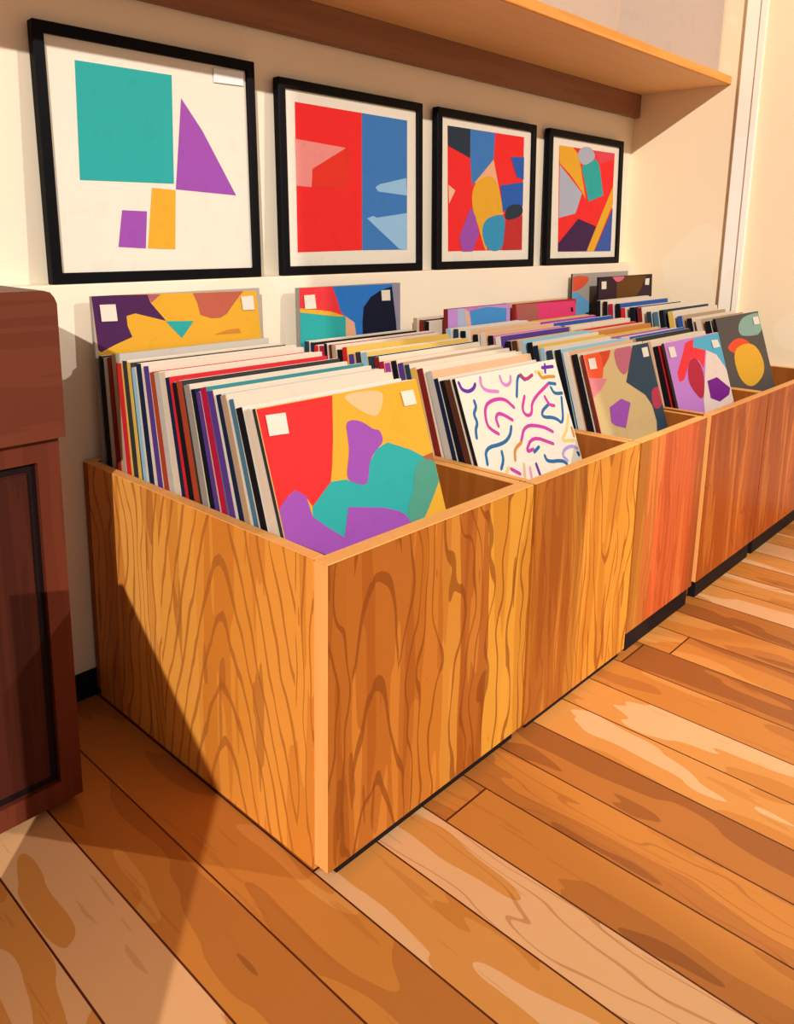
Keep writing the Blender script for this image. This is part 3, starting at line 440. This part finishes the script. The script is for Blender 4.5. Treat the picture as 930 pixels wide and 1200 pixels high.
S3 = [('black','cream','white'),('white','peach','cream'),('black','light blue','white'),('slate','cream','white'),('light blue','cream','white'),('navy','yellow','yellow'),('black','cream','light blue'),('pale grey','light blue','light blue'),('brown','yellow','yellow'),('black','cream','cream'),('white','purple','cream'),('black','pink','white'),('cream','peach','cream')]
S4 = [('black','red','peach'),('peach','cream','white'),('black','cream','yellow'),('tan','dark grey','cream'),('cream','blue','white'),('brown','cream','white'),('pale grey','magenta','cream'),('cream','yellow','yellow'),('dark red','orange','tan'),('cream','peach','cream')]
S5 = [('black','cream','cream'),('cream','tan','tan'),('black','cream','white'),('blue','tan','tan'),('yellow','cream','tan'),('black','slate','white'),('steel blue','cream','white'),('slate','cream','white'),('dark red','cream','white'),('black','navy','white'),('red','cream','white'),('black','blue','cream'),('crimson','cream','white'),('black','cream','white')]
row(PL['r1'], .544, base_for('r1'), 26, S1, 'records in the nearest bin', 'the nearest bin', 1, 'r1', 'red, yellow, teal and purple record cover facing out of the nearest bin', 'dark grey', 'cream', tilt_end=.05)
row(PL['r2'], .528, base_for('r2'), 25, S2, 'records in the second bin', 'the squiggle cover bin', 2, 'r2', 'cream record cover with pink and blue squiggles facing out of the second bin', 'black', 'cream', tilt_end=.06)
row(PL['r3'], .452, base_for('r3'), 18, S3, 'records in the third bin', 'the reddish bin', 3, 'r3', 'beige record cover with dark slate, coral and pink shapes in the reddish bin', 'dark red', 'cream', tilt_end=.07)
row(PL['r4'], .470, base_for('r4'), 18, S4, 'records in the fourth bin', 'the bin after the gap', 4, 'r4', 'lilac and sky blue record cover with a dark purple blob, after the gap', 'dark grey', 'white', tilt_end=.07)
row(PL['r5'], .462, base_for('r5'), 15, S5, 'records in the last bin', 'the right wall bin', 5, 'r5', 'dark grey record cover with coral and yellow shapes by the right wall', 'black', 'black', tilt_end=.08)

def standing(key, th, spine, board, label, group, name='record_sleeve', paper='cream'):
    x, yt, zt, tilt, w, h = PL[key]
    return record(x, yt - h*math.sin(tilt), zt - h*math.cos(tilt), tilt, w, h, th, spine, board, paper, label, group, ART[key], name=name, top=-.002)
GD = 'tall covers displayed at the back'
standing('g1', .006, 'grey', 'pale grey', 'tall grey edged yellow and plum cover at the back of the nearest bin', GD)
standing('g2', .012, 'grey', 'grey', 'red, blue and navy cover standing behind the squiggle cover bin\'s records', GD)
standing('lil', .012, 'dark red', 'dark red', 'lilac cover with a blue patch at the back of the reddish bin', GD)
standing('pnk', .010, 'dark red', 'dark red', 'bright pink cover standing at the back of the fourth bin', GD)
standing('g4', .005, 'dark grey', 'pale grey', 'grey cover with a coral half disc, half hidden behind the maroon cover', GD)
standing('g5', .006, 'black', 'brown', 'dark maroon and brown cover standing at the back near the right wall', GD)
# a few sleeves behind the lilac and pink covers
rr = random.Random(11)
for (x, y, w, hh, sp, bd, pp, lab) in ((.818, .520, .284, .298, 'black', 'cream', 'white', 'black spined record sleeve just behind the lilac cover in the reddish bin'),
                                   (.819, .538, .284, .300, 'dark red', 'brown', 'cream', 'dark red record sleeve, second behind the lilac cover at the back'),
                                   (.818, .556, .284, .303, 'tan', 'cream', 'white', 'tan record sleeve, third behind the lilac cover at the back'),
                                   (1.166, .545, .309, .352, 'tan', 'peach', 'cream', 'peach topped record sleeve just behind the bright pink cover'),
                                   (1.166, .562, .309, .340, 'black', 'dark grey', 'tan', 'dark record sleeve second behind the bright pink cover')):
    record(x, y, (base_for('r3')[1] + .002 if x < 1 else base_for('r4')[1] + .002), .04, w, hh, .011, sp, bd, pp, lab, 'sleeves behind the lilac and pink covers')

# ------------------------------------------------------------------ the red-brown cabinet on the left
M_cab = plain_wood('redwood', '5e2a1a', '642e1d', 2)
M_cabd = plain_wood('redwood_dark', '3e1a12', '451e14', 2)
cab = tag(empty('cabinet', (-.146, .36, 0)), 'reddish brown wooden cabinet at the left edge, with a thick overhanging top', 'cabinet')
CW, CD = .46, .225
bm = bmesh.new(); box(bm, (-CW, .012, .012), (0, CD, .5465), .002); link('body', bm, M_cab, cab)
bm = bmesh.new()
x0, x1, z0, z1, fw = -CW + .004, -.001, .016, .546, .030
ring_o = [(x0, z0), (x1, z0), (x1, z1), (x0, z1)]; ring_i = [(x0+fw, z0+fw*1.1), (x1-fw, z0+fw*1.1), (x1-fw, z1-fw), (x0+fw, z1-fw)]
L4 = [[bm.verts.new((x, y, z)) for x, z in r] for r, y in ((ring_o, 0), (ring_i, 0), (ring_i, .0115), (ring_o, .0115))]
for i in range(4):
    j = (i+1) % 4
    for a in range(4): bm.faces.new((L4[a][i], L4[a][j], L4[(a+1) % 4][j], L4[(a+1) % 4][i]))
bmesh.ops.recalc_face_normals(bm, faces=bm.faces)
dr = link('door', bm, M_cab, cab)
bm = bmesh.new(); box(bm, (x0 + fw + .012, .004, z0 + fw*1.1 + .012), (x1 - fw - .012, .0112, z1 - fw - .012), .002)
o = link('door_panel', bm, M_cabd, dr); o['label'] = 'darker recessed door panel'
bm = bmesh.new(); box(bm, (x0 + fw + .0005, .0085, z0 + fw*1.1 + .0005), (x1 - fw - .0005, .0113, z1 - fw - .0005))
o = link('groove', bm, flat('1c0d10'), dr); o['label'] = 'black groove round the door panel'
bm = bmesh.new()
prof = [(.004, .547), (.004, .72), (.001, .728), (-.004, .7345), (-.012, .737), (-CW - .014, .737), (-CW - .014, .547)]
a = [bm.verts.new((x, -.012, z)) for x, z in prof]; b = [bm.verts.new((x, CD + .012, z)) for x, z in prof]
bm.faces.new(a); bm.faces.new(b[::-1])
for i in range(len(prof)): bm.faces.new((a[i], b[i], b[(i+1) % len(prof)], a[(i+1) % len(prof)]))
bmesh.ops.recalc_face_normals(bm, faces=bm.faces)
link('top', bm, plain_wood('redwood_top', '64301f', '6a3422', 0), cab)
bm = bmesh.new(); box(bm, (-CW + .01, .02, 0), (-.008, CD - .01, .0118)); o = link('plinth', bm, flat('15121a'), cab); o['label'] = 'black plinth'

# ------------------------------------------------------------------ light
def sun(name, d, e, col):
    l = bpy.data.lights.new(name, 'SUN'); l.energy = e; l.angle = math.radians(.6); l.color = col
    o = bpy.data.objects.new(name, l); o.rotation_euler = Vector(d).to_track_quat('-Z', 'Y').to_euler()
    o.location = -Vector(d)*5; COL.objects.link(o)
sun('window_light_right', (-.5,.75,-.45), 1.3, (1,.96,.9))
def spot(name, loc, aim, energy, deg, blend, col):
    l = bpy.data.lights.new(name, 'SPOT'); l.energy = energy; l.spot_size = math.radians(deg); l.spot_blend = blend; l.color = col; l.shadow_soft_size = .03
    o = bpy.data.objects.new(name, l); o.location = loc
    o.rotation_euler = (Vector(aim) - Vector(loc)).to_track_quat('-Z', 'Y').to_euler(); COL.objects.link(o)
spot('added_floor_spot', *((.9,-.9,2.3),(.95,-.45,0),85,34,.2,(1,.95,.88)))  # spot added to make a bright pool on the right-hand floor
sun('window_light_left', (.68,.66,-.40), 3.1, (1,.96,.9))
w = bpy.data.worlds.new('room_light'); scene.world = w; w.use_nodes = True
bg = w.node_tree.nodes['Background']; tc = w.node_tree.nodes.new('ShaderNodeTexCoord'); dt = w.node_tree.nodes.new('ShaderNodeVectorMath'); dt.operation = 'DOT_PRODUCT'
w.node_tree.links.new(tc.outputs['Generated'], dt.inputs[0]); dt.inputs[1].default_value = (.2,-.8,-.5)
mr = w.node_tree.nodes.new('ShaderNodeMapRange'); mr.interpolation_type = 'SMOOTHSTEP'
w.node_tree.links.new(dt.outputs['Value'], mr.inputs['Value'])
mr.inputs['From Min'].default_value = -.7; mr.inputs['From Max'].default_value = .7
mr.inputs['To Min'].default_value = .06; mr.inputs['To Max'].default_value = .39
w.node_tree.links.new(mr.outputs[0], bg.inputs[1]); bg.inputs[0].default_value = (1,.96,.86,1)

# ------------------------------------------------------------------ camera
CAM = dict(yaw=.7966, pitch=.2012, roll=.0086, cx=-.592, cy=-.6301, cz=.808, f=930.34, px=422.72, py=465.44)
cd = bpy.data.cameras.new('camera'); cam = bpy.data.objects.new('camera', cd); COL.objects.link(cam)
yw, pt, rl = CAM['yaw'], CAM['pitch'], CAM['roll']
fwd = Vector((math.sin(yw)*math.cos(pt), math.cos(yw)*math.cos(pt), -math.sin(pt)))
r0 = Vector((math.cos(yw), -math.sin(yw), 0)); u0 = r0.cross(fwd)
rt = r0*math.cos(rl) + u0*math.sin(rl); up = u0*math.cos(rl) - r0*math.sin(rl)
cam.matrix_world = Matrix(((rt.x, up.x, -fwd.x, CAM['cx']), (rt.y, up.y, -fwd.y, CAM['cy']), (rt.z, up.z, -fwd.z, CAM['cz']), (0, 0, 0, 1)))
cd.sensor_fit = 'VERTICAL'; cd.sensor_height = 36; cd.lens = CAM['f'] / 1200 * 36
cd.shift_x = (465 - CAM['px']) / 1200; cd.shift_y = (CAM['py'] - 600) / 1200
cd.clip_start = .02
scene.camera = cam

vs = scene.view_settings
vs.view_transform = 'Standard'; vs.look = 'None'; vs.gamma = 1; vs.use_curve_mapping = False; vs.exposure = 0
